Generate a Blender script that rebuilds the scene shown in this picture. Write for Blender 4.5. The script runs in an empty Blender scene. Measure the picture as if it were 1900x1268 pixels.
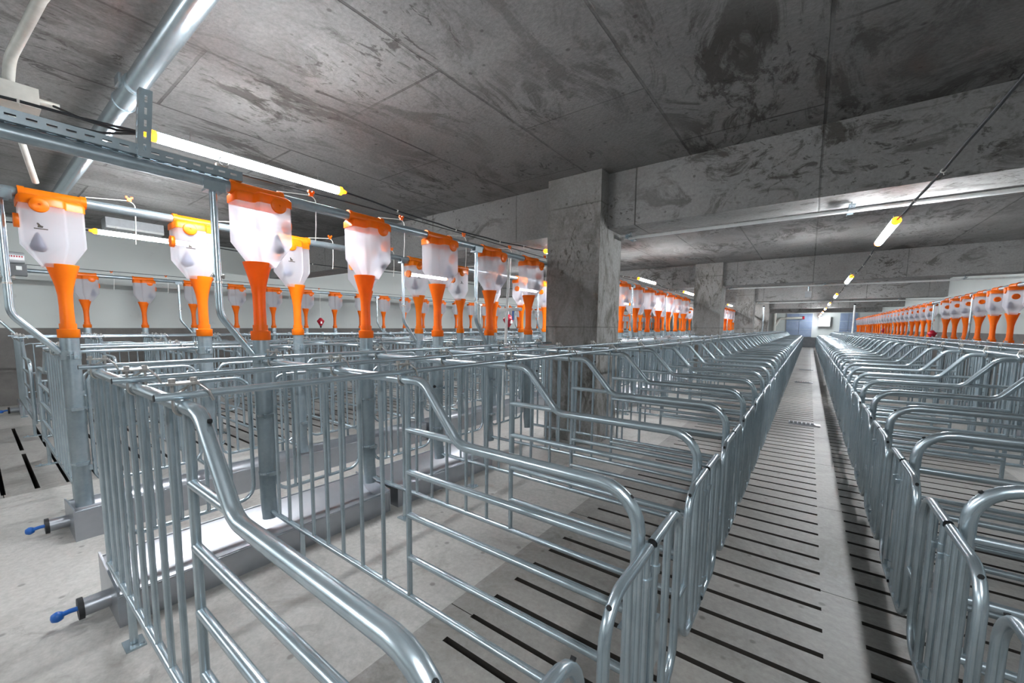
import bpy, math, random
from mathutils import Vector, Matrix
random.seed(7)
PI = math.pi
SC = bpy.context.scene
COL = SC.collection

# ------------------------------------------------------------------ camera
CAM_H = 1.2135
cd = bpy.data.cameras.new('camera'); cam = bpy.data.objects.new('camera', cd); COL.objects.link(cam)
cd.sensor_width = 36.0; cd.lens = 750.05 / 1900 * 36
cd.shift_x = (950 - 922.224) / 1900; cd.shift_y = (678.08 - 634) / 1900
cd.clip_start = 0.02; cd.clip_end = 100
Rv = Vector((0.79236677, 0.61000085, 0.00733888)); Uv = Vector((-0.06406377, 0.07124069, 0.99539972)); Fv = Vector((-0.60667185, 0.78919182, -0.09552771))
M = Matrix.Identity(4)
for i in range(3):
    M[i][0] = Rv[i]; M[i][1] = Uv[i]; M[i][2] = -Fv[i]
M[2][3] = CAM_H
cam.matrix_world = M
SC.camera = cam

# ------------------------------------------------------------------ world, exposure
w = bpy.data.worlds.new('world'); SC.world = w; w.use_nodes = True
w.node_tree.nodes['Background'].inputs[0].default_value = (0.75, 0.85, 1.0, 1)
w.node_tree.nodes['Background'].inputs[1].default_value = 0.02
SC.view_settings.view_transform = 'Standard'; SC.view_settings.look = 'None'
SC.view_settings.gamma = 1.0; SC.view_settings.use_curve_mapping = False
SC.view_settings.exposure = 1.15
LAMP_STRENGTH = 105.0
SC.cycles.max_bounces = 4; SC.cycles.diffuse_bounces = 3; SC.cycles.glossy_bounces = 2; SC.cycles.transparent_max_bounces = 10
SC.cycles.use_adaptive_sampling = True; SC.cycles.adaptive_threshold = 0.03
SC.cycles.use_denoising = True
SC.cycles.sample_clamp_indirect = 6.0

# ------------------------------------------------------------------ materials
def new_mat(name):
    m = bpy.data.materials.new(name); m.use_nodes = True
    nt = m.node_tree
    return m, nt, nt.nodes['Principled BSDF']

def setp(b, color=None, rough=None, metal=None, spec=None):
    if color is not None: b.inputs['Base Color'].default_value = (*color, 1)
    if rough is not None: b.inputs['Roughness'].default_value = rough
    if metal is not None: b.inputs['Metallic'].default_value = metal
    if spec is not None: b.inputs['Specular IOR Level'].default_value = spec

def node(nt, t, **kw):
    n = nt.nodes.new(t)
    for k, v in kw.items(): setattr(n, k, v)
    return n

def noise(nt, vec, scale, detail=4, rough=0.6, dist=0.0):
    n = node(nt, 'ShaderNodeTexNoise'); n.inputs['Scale'].default_value = scale
    n.inputs['Detail'].default_value = detail; n.inputs['Roughness'].default_value = rough; n.inputs['Distortion'].default_value = dist
    nt.links.new(vec, n.inputs['Vector']); return n.outputs['Fac']

def ramp(nt, fac, stops):
    r = node(nt, 'ShaderNodeValToRGB'); e = r.color_ramp.elements
    while len(e) < len(stops): e.new(0.5)
    for el, (p, c) in zip(e, stops):
        el.position = p; el.color = (*c, 1) if not isinstance(c, (int, float)) else (c, c, c, 1)
    nt.links.new(fac, r.inputs['Fac']); return r.outputs['Color']

def mixc(nt, fac, a, b, mode='MIX'):
    m = node(nt, 'ShaderNodeMix', data_type='RGBA', blend_type=mode)
    for sock, v in ((m.inputs[0], fac), (m.inputs[6], a), (m.inputs[7], b)):
        if isinstance(v, (int, float)): sock.default_value = v
        elif isinstance(v, tuple): sock.default_value = (*v, 1)
        else: nt.links.new(v, sock)
    return m.outputs[2]

def mapping(nt, vec, scale=(1, 1, 1), loc=(0, 0, 0), rot=(0, 0, 0)):
    m = node(nt, 'ShaderNodeMapping'); m.inputs['Scale'].default_value = scale
    m.inputs['Location'].default_value = loc; m.inputs['Rotation'].default_value = rot
    nt.links.new(vec, m.inputs['Vector']); return m.outputs['Vector']

def bump(nt, b, h, strength=0.3, dist=0.01):
    n = node(nt, 'ShaderNodeBump'); n.inputs['Strength'].default_value = strength; n.inputs['Distance'].default_value = dist
    nt.links.new(h, n.inputs['Height']); nt.links.new(n.outputs['Normal'], b.inputs['Normal'])

def mathn(nt, op, a, b=None):
    n = node(nt, 'ShaderNodeMath', operation=op)
    for s, v in ((n.inputs[0], a), (n.inputs[1], b)):
        if v is None: continue
        if isinstance(v, (int, float)): s.default_value = v
        else: nt.links.new(v, s)
    return n.outputs[0]

MAT = {}
def metal_mat(name, c1, c2, metal, r0, r1, sc=14):
    m, nt, b = new_mat(name)
    g = node(nt, 'ShaderNodeNewGeometry').outputs['Position']
    n1 = noise(nt, g, sc, 3, 0.5); n2 = noise(nt, g, sc * 6, 2, 0.5)
    col = ramp(nt, n1, [(0.3, c1), (0.7, c2)])
    col = mixc(nt, 0.25, col, ramp(nt, n2, [(0.3, c1), (0.7, c2)]))
    nt.links.new(col, b.inputs['Base Color']); b.inputs['Metallic'].default_value = metal
    b.inputs['Roughness'].default_value = (r0 + r1) / 2
    MAT[name] = m

metal_mat('galvanised_steel', (0.40, 0.485, 0.53), (0.53, 0.615, 0.66), 0.78, 0.23, 0.31)
metal_mat('zinc_pipe', (0.25, 0.31, 0.34), (0.37, 0.43, 0.46), 0.65, 0.3, 0.44, 9)
metal_mat('stainless', (0.36, 0.38, 0.41), (0.44, 0.46, 0.49), 0.8, 0.28, 0.4, 5)
metal_mat('bolt_steel', (0.42, 0.40, 0.38), (0.60, 0.58, 0.55), 0.85, 0.25, 0.4, 40)

def plain(name, c, rough=0.5, metal=0.0, var=0.08, sc=20):
    m, nt, b = new_mat(name)
    g = node(nt, 'ShaderNodeNewGeometry').outputs['Position']
    n1 = noise(nt, g, sc, 3)
    col = ramp(nt, n1, [(0.3, tuple(x * (1 - var) for x in c)), (0.7, tuple(min(1, x * (1 + var)) for x in c))])
    nt.links.new(col, b.inputs['Base Color']); setp(b, None, rough, metal)
    MAT[name] = m
plain('orange_plastic', (0.95, 0.19, 0.004), 0.38)
plain('lit_orange_plastic', (0.96, 0.235, 0.004), 0.38)  # same orange, lamp-lit yellowing put into the colour for the second row
for nm, c in (('orange_plastic', (0.98, 0.20, 0.004)), ('lit_orange_plastic', (0.98, 0.25, 0.004))):
    nt = MAT[nm].node_tree; tr = nt.nodes.new('ShaderNodeBsdfTranslucent'); tr.inputs[0].default_value = (*c, 1)
    mx = nt.nodes.new('ShaderNodeMixShader'); mx.inputs[0].default_value = 0.35
    nt.links.new(nt.nodes['Principled BSDF'].outputs[0], mx.inputs[1]); nt.links.new(tr.outputs[0], mx.inputs[2])
    nt.links.new(mx.outputs[0], nt.nodes['Material Output'].inputs['Surface'])
plain('black_rubber', (0.012, 0.013, 0.015), 0.6)
plain('cable_black', (0.012, 0.014, 0.018), 0.5)
plain('white_plastic', (0.72, 0.73, 0.72), 0.45)
plain('cream_plastic', (0.62, 0.62, 0.57), 0.45)
plain('cord_white', (0.75, 0.74, 0.70), 0.7)
plain('blue_plastic', (0.01, 0.11, 0.42), 0.4)
plain('red_plastic', (0.42, 0.01, 0.03), 0.4)
plain('slate_blue', (0.04, 0.06, 0.12), 0.4)
plain('emblem_dark', (0.05, 0.04, 0.03), 0.6)
plain('label_white', (0.8, 0.8, 0.8), 0.5)
plain('motor_grey', (0.05, 0.055, 0.06), 0.4)
plain('pit_dark', (0.008, 0.008, 0.008), 0.9)
plain('slot_shade_dirt', (0.035, 0.03, 0.025), 0.8)
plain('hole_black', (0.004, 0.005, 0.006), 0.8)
plain('cabinet_grey', (0.50, 0.52, 0.54), 0.4)

def hopper_mat():
    m, nt, b = new_mat('hopper_plastic')
    out = nt.nodes['Material Output']
    setp(b, (0.86, 0.86, 0.9), 0.22)
    tr = node(nt, 'ShaderNodeBsdfTranslucent'); tr.inputs[0].default_value = (0.9, 0.9, 0.93, 1)
    tp = node(nt, 'ShaderNodeBsdfTransparent'); tp.inputs[0].default_value = (0.97, 0.97, 1, 1)
    m1 = node(nt, 'ShaderNodeMixShader'); m1.inputs[0].default_value = 0.62
    m2 = node(nt, 'ShaderNodeMixShader'); m2.inputs[0].default_value = 0.53
    nt.links.new(b.outputs[0], m1.inputs[1]); nt.links.new(tr.outputs[0], m1.inputs[2])
    nt.links.new(m1.outputs[0], m2.inputs[1]); nt.links.new(tp.outputs[0], m2.inputs[2])
    nt.links.new(m2.outputs[0], out.inputs['Surface'])
    MAT['hopper_plastic'] = m
hopper_mat()

def lamp_mat():
    m, nt, b = new_mat('lamp_tube')
    setp(b, (0.9, 0.9, 0.9), 0.3)
    b.inputs['Emission Color'].default_value = (0.92, 0.96, 1.0, 1)
    b.inputs['Emission Strength'].default_value = LAMP_STRENGTH
    MAT['lamp_tube'] = m
lamp_mat()

def concrete(name, c_lo, c_hi, c_stain, axes='XY', stain=(0.52, 0.70), streak=(1, 1, 1), joints=None, rough=0.85, ssc=1.7, knots=0.75, stain_amt=0.85, bumps=0.35, wear=None):
    """cast concrete; axes names the two world axes used for form-board joints"""
    m, nt, b = new_mat(name)
    g = node(nt, 'ShaderNodeNewGeometry').outputs['Position']
    base = noise(nt, g, 0.9, 4, 0.62)
    col = ramp(nt, base, [(0.32, c_lo), (0.68, c_hi)])
    fine = noise(nt, g, 38, 2, 0.7)
    col = mixc(nt, 0.28, col, ramp(nt, fine, [(0.25, tuple(x * 0.55 for x in c_lo)), (0.75, tuple(min(1, x * 1.25) for x in c_hi))]))
    sv = mapping(nt, g, streak)
    s1 = noise(nt, sv, ssc, 6, 0.75, 0.9); s2 = noise(nt, g, 0.55, 1, 0.5)
    sm = mathn(nt, 'MULTIPLY', ramp(nt, s1, [(stain[0], 0.0), (stain[1], 1.0)]), ramp(nt, s2, [(0.40, 0.15), (0.62, 1.0)]))
    col = mixc(nt, mathn(nt, 'MULTIPLY', sm, stain_amt), col, c_stain)
    k1 = noise(nt, sv, ssc * 3.4, 4, 0.7, 1.2); k2 = noise(nt, g, 1.1, 1, 0.5)
    km = mathn(nt, 'MULTIPLY', ramp(nt, k1, [(0.56, 0.0), (0.63, 1.0)]), ramp(nt, k2, [(0.46, 0.0), (0.60, 1.0)]))
    col = mixc(nt, mathn(nt, 'MULTIPLY', km, knots), col, tuple(x * 0.8 for x in c_stain))
    sep = node(nt, 'ShaderNodeSeparateXYZ'); nt.links.new(g, sep.inputs[0])
    hgt = mathn(nt, 'MULTIPLY', fine, 0.6)
    if joints:
        cmb = node(nt, 'ShaderNodeCombineXYZ')
        nt.links.new(sep.outputs[axes[0]], cmb.inputs[0]); nt.links.new(sep.outputs[axes[1]], cmb.inputs[1])
        wob = mixc(nt, 0.012, cmb.outputs[0], node_color(nt, g, 3.0), 'ADD')
        br = node(nt, 'ShaderNodeTexBrick'); br.offset = joints.get('offset', 0.5); br.squash = 1.0
        br.inputs['Scale'].default_value = 1.0; br.inputs['Mortar Size'].default_value = joints.get('size', 0.008); br.inputs['Mortar Smooth'].default_value = 0.4
        br.inputs['Brick Width'].default_value = joints['w']; br.inputs['Row Height'].default_value = joints['h']
        br.inputs['Color1'].default_value = (0, 0, 0, 1); br.inputs['Color2'].default_value = (0.5, 0.5, 0.5, 1); br.inputs['Mortar'].default_value = (1, 1, 1, 1)
        nt.links.new(wob, br.inputs['Vector'])
        gate = ramp(nt, noise(nt, g, 1.3, 4, 0.6), [(0.38, 0.15), (0.62, 0.8)])
        col = mixc(nt, mathn(nt, 'MULTIPLY', br.outputs['Fac'], gate), col, tuple(x * 0.6 for x in c_stain))
        # each board its own slight tone
        col = mixc(nt, mathn(nt, 'MULTIPLY', br.outputs['Color'], 0.12), col, c_lo)
        hgt = mathn(nt, 'SUBTRACT', hgt, mathn(nt, 'MULTIPLY', br.outputs['Fac'], 0.8))
    pits = node(nt, 'ShaderNodeTexVoronoi'); pits.inputs['Scale'].default_value = 7.0; nt.links.new(g, pits.inputs['Vector'])
    pm = mathn(nt, 'MULTIPLY', ramp(nt, pits.outputs['Distance'], [(0.06, 1.0), (0.11, 0.0)]), 0.55)
    col = mixc(nt, pm, col, tuple(x * 0.5 for x in c_stain))
    if wear: col = wear(nt, sep, g, col)
    nt.links.new(col, b.inputs['Base Color'])
    nt.links.new(ramp(nt, base, [(0.3, rough - 0.12), (0.7, rough)]), b.inputs['Roughness'])
    bump(nt, b, hgt, bumps, 0.012)
    MAT[name] = m

def node_color(nt, vec, scale):
    n = node(nt, 'ShaderNodeTexNoise'); n.inputs['Scale'].default_value = scale; nt.links.new(vec, n.inputs['Vector']); return n.outputs['Color']

concrete('ceiling_concrete', (0.135, 0.13, 0.126), (0.265, 0.258, 0.252), (0.042, 0.037, 0.031), 'YX', (0.49, 0.575), (1.3, 0.55, 1), {'w': 1.83, 'h': 0.92, 'size': 0.011}, ssc=2.6, bumps=0.6)
concrete('beam_concrete', (0.20, 0.195, 0.19), (0.345, 0.338, 0.33), (0.06, 0.054, 0.045), 'XZ', (0.53, 0.62), (0.8, 1, 1.3), {'w': 1.4, 'h': 2.0, 'size': 0.008}, ssc=3.0, bumps=0.55)
concrete('column_concrete', (0.20, 0.192, 0.178), (0.35, 0.342, 0.33), (0.075, 0.066, 0.05), 'XZ', (0.48, 0.60), (1.4, 1.4, 0.6), {'w': 5.0, 'h': 1.22, 'size': 0.008}, ssc=3.4, bumps=0.55)
concrete('floor_concrete', (0.35, 0.335, 0.31), (0.50, 0.485, 0.46), (0.18, 0.162, 0.14), 'XY', (0.48, 0.70), (1, 1, 1), None, 0.6, stain_amt=0.65, bumps=0.2, knots=0.3)
concrete('slat_concrete', (0.215, 0.203, 0.186), (0.335, 0.32, 0.30), (0.105, 0.094, 0.08), 'XY', (0.46, 0.66), (1, 1, 1), None, 0.5, stain_amt=0.8, bumps=0.22, knots=0.25)

def wall_paint(name, split, up, lo):
    m, nt, b = new_mat(name)
    g = node(nt, 'ShaderNodeNewGeometry').outputs['Position']
    sep = node(nt, 'ShaderNodeSeparateXYZ'); nt.links.new(g, sep.inputs[0])
    n1 = noise(nt, g, 0.8, 6, 0.6); n2 = noise(nt, g, 3.5, 8, 0.75)
    cu = ramp(nt, n1, [(0.3, tuple(x * 0.92 for x in up)), (0.7, up)])
    cu = mixc(nt, ramp(nt, n2, [(0.62, 0.0), (0.72, 0.35)]), cu, tuple(x * 0.6 for x in up))
    cl = ramp(nt, n2, [(0.3, tuple(x * 0.6 for x in lo)), (0.7, lo)])
    f = mathn(nt, 'GREATER_THAN', sep.outputs['Z'], split)
    nt.links.new(mixc(nt, f, cl, cu), b.inputs['Base Color'])
    b.inputs['Roughness'].default_value = 0.7
    bump(nt, b, n2, 0.1, 0.01)
    MAT[name] = m
wall_paint('wall_paint', 1.14, (0.52, 0.55, 0.53), (0.16, 0.15, 0.14))
wall_paint('end_wall_paint', 0.66, (0.60, 0.64, 0.63), (0.14, 0.15, 0.16))

def ribbed_blue():
    m, nt, b = new_mat('blue_panel')
    g = node(nt, 'ShaderNodeNewGeometry').outputs['Position']
    n1 = noise(nt, g, 3, 4)
    nt.links.new(ramp(nt, n1, [(0.3, (0.20, 0.26, 0.38)), (0.7, (0.28, 0.35, 0.48))]), b.inputs['Base Color'])
    b.inputs['Roughness'].default_value = 0.45
    MAT['blue_panel'] = m
ribbed_blue()

# ------------------------------------------------------------------ mesh helpers
def fillet(pts, rad, seg=5):
    """round the inner corners of a polyline; rad is one number or one per point"""
    pts = [Vector(p) for p in pts]
    if isinstance(rad, (int, float)): rad = [rad] * len(pts)
    out = [pts[0]]
    for i in range(1, len(pts) - 1):
        a, b, c = pts[i - 1], pts[i], pts[i + 1]; r = rad[i]
        d1 = (a - b).normalized(); d2 = (c - b).normalized()
        ang = d1.angle(d2)
        if r <= 0 or ang > PI - 0.02: out.append(b); continue
        t = min(r / math.tan(ang / 2), (a - b).length * 0.98, (c - b).length * 0.98)
        r2 = t * math.tan(ang / 2)
        ctr = b + (d1 + d2).normalized() * (r2 / math.sin(ang / 2))
        p0 = b + d1 * t; p1 = b + d2 * t
        v0 = p0 - ctr; v1 = p1 - ctr; tot = v0.angle(v1); ax = v0.cross(v1).normalized()
        for k in range(seg + 1):
            out.append(ctr + Matrix.Rotation(tot * k / seg, 3, ax) @ v0)
    out.append(pts[-1]); return out

class MB:
    def __init__(s): s.v = []; s.f = []; s.sm = []; s.mi = []; s.cur = 0; s.mats = []
    def use(s, mat):
        if mat not in s.mats: s.mats.append(mat)
        s.cur = s.mats.index(mat); return s
    def _add(s, vs, fs, smooth):
        o = len(s.v); s.v += [tuple(v) for v in vs]
        for f in fs: s.f.append(tuple(i + o for i in f)); s.sm.append(smooth); s.mi.append(s.cur)
    def tube(s, pts, r, n=10, cap=True, closed=False):
        pts = [Vector(p) for p in pts]; vs = []; fs = []; m = len(pts)
        t0 = (pts[1] - pts[0]).normalized()
        ref = Vector((0, 0, 1)) if abs(t0.z) < 0.9 else Vector((1, 0, 0))
        nrm = (ref - t0 * ref.dot(t0)).normalized(); prev = t0
        for i, p in enumerate(pts):
            if closed: t = (pts[(i + 1) % m] - pts[i - 1]).normalized()
            elif i == 0: t = t0
            elif i == m - 1: t = (pts[-1] - pts[-2]).normalized()
            else: t = ((pts[i + 1] - p).normalized() + (p - pts[i - 1]).normalized()).normalized()
            ax = prev.cross(t)
            if ax.length > 1e-7: nrm = Matrix.Rotation(prev.angle(t), 3, ax.normalized()) @ nrm
            nrm = (nrm - t * nrm.dot(t)).normalized(); prev = t
            bn = t.cross(nrm); rr = r[i] if isinstance(r, (list, tuple)) else r
            for k in range(n):
                a = 2 * PI * k / n
                vs.append(p + (nrm * math.cos(a) + bn * math.sin(a)) * rr)
        for i in range(m if closed else m - 1):
            j = (i + 1) % m
            for k in range(n):
                k2 = (k + 1) % n
                fs.append((i * n + k, i * n + k2, j * n + k2, j * n + k))
        s._add(vs, fs, True)
        if cap and not closed:
            o = len(s.v) - len(vs)
            s.f.append(tuple(o + k for k in range(n))[::-1]); s.sm.append(False); s.mi.append(s.cur)
            s.f.append(tuple(o + (m - 1) * n + k for k in range(n))); s.sm.append(False); s.mi.append(s.cur)
        return s
    def box(s, c, d, rot=None):
        c = Vector(c); h = Vector(d) / 2
        vs = []
        for x in (-1, 1):
            for y in (-1, 1):
                for z in (-1, 1):
                    q = Vector((x * h.x, y * h.y, z * h.z))
                    if rot: q = rot @ q
                    vs.append(c + q)
        s._add(vs, [(0, 1, 3, 2), (4, 6, 7, 5), (0, 4, 5, 1), (2, 3, 7, 6), (0, 2, 6, 4), (1, 5, 7, 3)], False); return s
    def lathe(s, prof, n=14, c=(0, 0, 0), axis='Z', cap=True, smooth=True):
        c = Vector(c); vs = []; fs = []
        for (r, z) in prof:
            for k in range(n):
                a = 2 * PI * k / n; q = Vector((r * math.cos(a), r * math.sin(a), z))
                if axis == 'X': q = Vector((q.z, q.x, q.y))
                elif axis == 'Y': q = Vector((q.y, q.z, q.x))
                vs.append(c + q)
        for i in range(len(prof) - 1):
            for k in range(n):
                k2 = (k + 1) % n; fs.append((i * n + k, i * n + k2, (i + 1) * n + k2, (i + 1) * n + k))
        s._add(vs, fs, smooth)
        if cap:
            o = len(s.v) - len(vs); m = len(prof)
            s.f.append(tuple(o + k for k in range(n))[::-1]); s.sm.append(False); s.mi.append(s.cur)
            s.f.append(tuple(o + (m - 1) * n + k for k in range(n))); s.sm.append(False); s.mi.append(s.cur)
        return s
    def loft(s, rings, cap0=True, cap1=True, smooth=False):
        n = len(rings[0]); vs = [p for r in rings for p in r]; fs = []
        for i in range(len(rings) - 1):
            for k in range(n):
                k2 = (k + 1) % n; fs.append((i * n + k, i * n + k2, (i + 1) * n + k2, (i + 1) * n + k))
        if cap0: fs.append(tuple(range(n))[::-1])
        if cap1: fs.append(tuple((len(rings) - 1) * n + k for k in range(n)))
        s._add(vs, fs, smooth); return s
    def prism_y(s, poly, y0, y1):
        return s.loft([[(x, y0, z) for x, z in poly], [(x, y1, z) for x, z in poly]])
    def mesh(s, name, mat=None):
        me = bpy.data.meshes.new(name); me.from_pydata(s.v, [], s.f)
        me.polygons.foreach_set('use_smooth', s.sm)
        if s.mats:
            for m_ in s.mats: me.materials.append(MAT[m_])
            me.polygons.foreach_set('material_index', s.mi)
        if mat: me.materials.append(MAT[mat])
        me.update()
        import bmesh
        bm = bmesh.new(); bm.from_mesh(me); bmesh.ops.recalc_face_normals(bm, faces=bm.faces); bm.to_mesh(me); bm.free()
        me.set_sharp_from_angle(angle=math.radians(76))
        return me

def obj(name, me, parent=None, loc=(0, 0, 0), rotz=0.0):
    o = bpy.data.objects.new(name, me); COL.objects.link(o)
    o.location = loc
    if rotz: o.rotation_euler = (0, 0, rotz)
    if parent: o.parent = parent
    return o
def tag(o, label, cat, group=None):
    o['label'] = label; o['category'] = cat
    if group: o['group'] = group
    return o
def struct(name, me, label=None, parent=None, loc=(0, 0, 0)):
    o = obj(name, me, parent, loc)
    if not parent: o['kind'] = 'structure'
    if label: o['label'] = label
    return o
def thing(name, label, cat, loc=(0, 0, 0), rotz=0.0, group=None):
    return tag(obj(name, None, None, loc, rotz), label, cat, group)
def assemble(root, parts):
    """parts: (name, mesh, local loc, [sub-parts])"""
    for p in parts:
        o = obj(p[0], p[1], root, p[2] if len(p) > 2 else (0, 0, 0))
        for q in (p[3] if len(p) > 3 else []): obj(q[0], q[1], o, q[2] if len(q) > 2 else (0, 0, 0))
    return root

ONES = ['', 'first', 'second', 'third', 'fourth', 'fifth', 'sixth', 'seventh', 'eighth', 'ninth', 'tenth', 'eleventh', 'twelfth', 'thirteenth', 'fourteenth', 'fifteenth', 'sixteenth', 'seventeenth', 'eighteenth', 'nineteenth']
def ordinal(n):
    if n < 20: return ONES[n]
    t = {2: ('twentieth', 'twenty'), 3: ('thirtieth', 'thirty'), 4: ('fortieth', 'forty'), 5: ('fiftieth', 'fifty')}[n // 10]
    return t[0] if n % 10 == 0 else t[1] + '-' + ONES[n % 10]

# ------------------------------------------------------------------ layout numbers (metres)
P = 0.65                       # stall width
CEIL = 2.735; BEAMZ = 2.203
XL, XR, YB, YF = -9.25, 3.2, -3.2, 33.2
COLX = (-2.27, -1.68); COLY = [3.82, 10.76, 17.64, 24.5]
NP = 46
# row: tail x, direction towards the head (-1 or +1), y of first divider, length factor
ROWS = {
    'near': dict(tail=-0.295, d=-1, y0=0.296, s=1.0, k0=0, text='row just left of the aisle'),
    'right': dict(tail=0.355, d=1, y0=0.23, s=0.86, k0=1, text='row right of the aisle'),
    'second': dict(tail=-5.345, d=1, y0=0.34, s=1.0, k0=0, text='second row left of the aisle'),
    'wall': dict(tail=-6.325, d=-1, y0=0.35, s=1.0, k0=0, text='row nearest the left wall'),
}
def ky(r, k): return ROWS[r]['y0'] + P * k
def hx(r, dist): return ROWS[r]['tail'] + ROWS[r]['d'] * dist * ROWS[r]['s']
def in_column(y, pad=0.03): return any(c - pad < y < c + 0.57 + pad for c in COLY)

# ------------------------------------------------------------------ floor
def floor_strip(x0, x1): return MB().box(((x0 + x1) / 2, (YB + YF) / 2, -0.1), (x1 - x0, YF - YB, 0.2)).mesh('floor_strip', 'floor_concrete')
ZONES = [(-1.17, 0.185, -1.05, 0.119, 0.079), (0.185, 1.43, 0.25, 1.375, 0.079), (-5.805, -4.36, -5.72, -4.434, 0.061), (-7.27, -5.805, -7.2, -5.89, 0.061)]
fl = struct('floor', floor_strip(-4.36, -1.17), 'pale solid concrete floor between the feed troughs')
obj('solid_strip', floor_strip(1.43, XR), fl); obj('solid_strip', floor_strip(XL, -7.27), fl)
MOD = 1.126; GAP = 0.027
for zi, (x0, x1, s0, s1, ph) in enumerate(ZONES):
    mb = MB(); L = MOD - 0.004; th = 0.22
    mb.box(((x0 + s0) / 2, 0, -th / 2), (s0 - x0, L, th)); mb.box(((s1 + x1) / 2, 0, -th / 2), (x1 - s1, L, th))
    edges = [-L / 2] + [(-0.5 + j / 7) * MOD for j in range(1, 7)] + [L / 2]
    for j in range(7):
        a = edges[j] + (GAP / 2 if j else GAP * 0.35); b = edges[j + 1] - (GAP / 2 if j < 6 else GAP * 0.35)
        mb.box(((s0 + s1) / 2, (a + b) / 2, -th / 2), (s1 - s0, b - a, th))
    me = mb.mesh('slat_panel', 'slat_concrete'); me.materials.append(MAT['slot_shade_dirt'])
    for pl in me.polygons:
        if abs(pl.normal.z) < 0.5: pl.material_index = 1      # slot sides near-black: shade put into the colour, with slurry dirt
    n = int((YB - ph) / MOD) - 1
    while ph + n * MOD < YF - 0.3:
        y = ph + (n + 0.5) * MOD
        if y - MOD / 2 > YB - 0.6: obj('slat_panel', me, fl, (0, y, 0))
        n += 1
struct('slurry_pit_floor', MB().box((-2.9, 15, -1.25), (14, 38, 0.1)).mesh('slurry_pit_floor', 'pit_dark'), 'dark pit floor under the slats')

# ------------------------------------------------------------------ ceiling, beams, columns, walls
struct('ceiling', MB().box(((XL + XR) / 2, (YB + YF) / 2, CEIL + 0.1), (XR - XL + 0.6, YF - YB + 0.6, 0.2)).mesh('ceiling', 'ceiling_concrete'), 'raw board-marked concrete ceiling with dark stains')
for i in range(-1, 5):
    y = 4.0 + 6.9 * i
    struct('beam', MB().box(((XL + XR) / 2, y + 0.23, (BEAMZ + CEIL) / 2 + 0.002), (XR - XL + 0.3, 0.46, CEIL - BEAMZ)).mesh('beam', 'beam_concrete'), 'raw concrete ceiling beam across the barn')
for y in COLY:
    struct('column', MB().box(((COLX[0] + COLX[1]) / 2, y + 0.28, CEIL / 2), (COLX[1] - COLX[0], 0.56, CEIL)).mesh('column', 'column_concrete'), 'square raw concrete column standing in the stall row')
struct('wall_left', MB().box((XL - 0.1, (YB + YF) / 2, CEIL / 2), (0.2, YF - YB, CEIL + 0.2)).mesh('wall_left', 'wall_paint'), 'pale painted wall above dark concrete base')
struct('wall_right', MB().box((XR + 0.1, (YB + YF) / 2, CEIL / 2), (0.2, YF - YB, CEIL + 0.2)).mesh('wall_right', 'wall_paint'), 'pale painted wall behind right feeders')
struct('wall_far', MB().box(((XL + XR) / 2, YF + 0.1, CEIL / 2), (XR - XL, 0.2, CEIL + 0.2)).mesh('wall_far', 'end_wall_paint'), 'pale end wall at the far end of the aisle')
struct('wall_back', MB().box(((XL + XR) / 2, YB - 0.1, CEIL / 2), (XR - XL, 0.2, CEIL + 0.2)).mesh('wall_back', 'wall_paint'))

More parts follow.
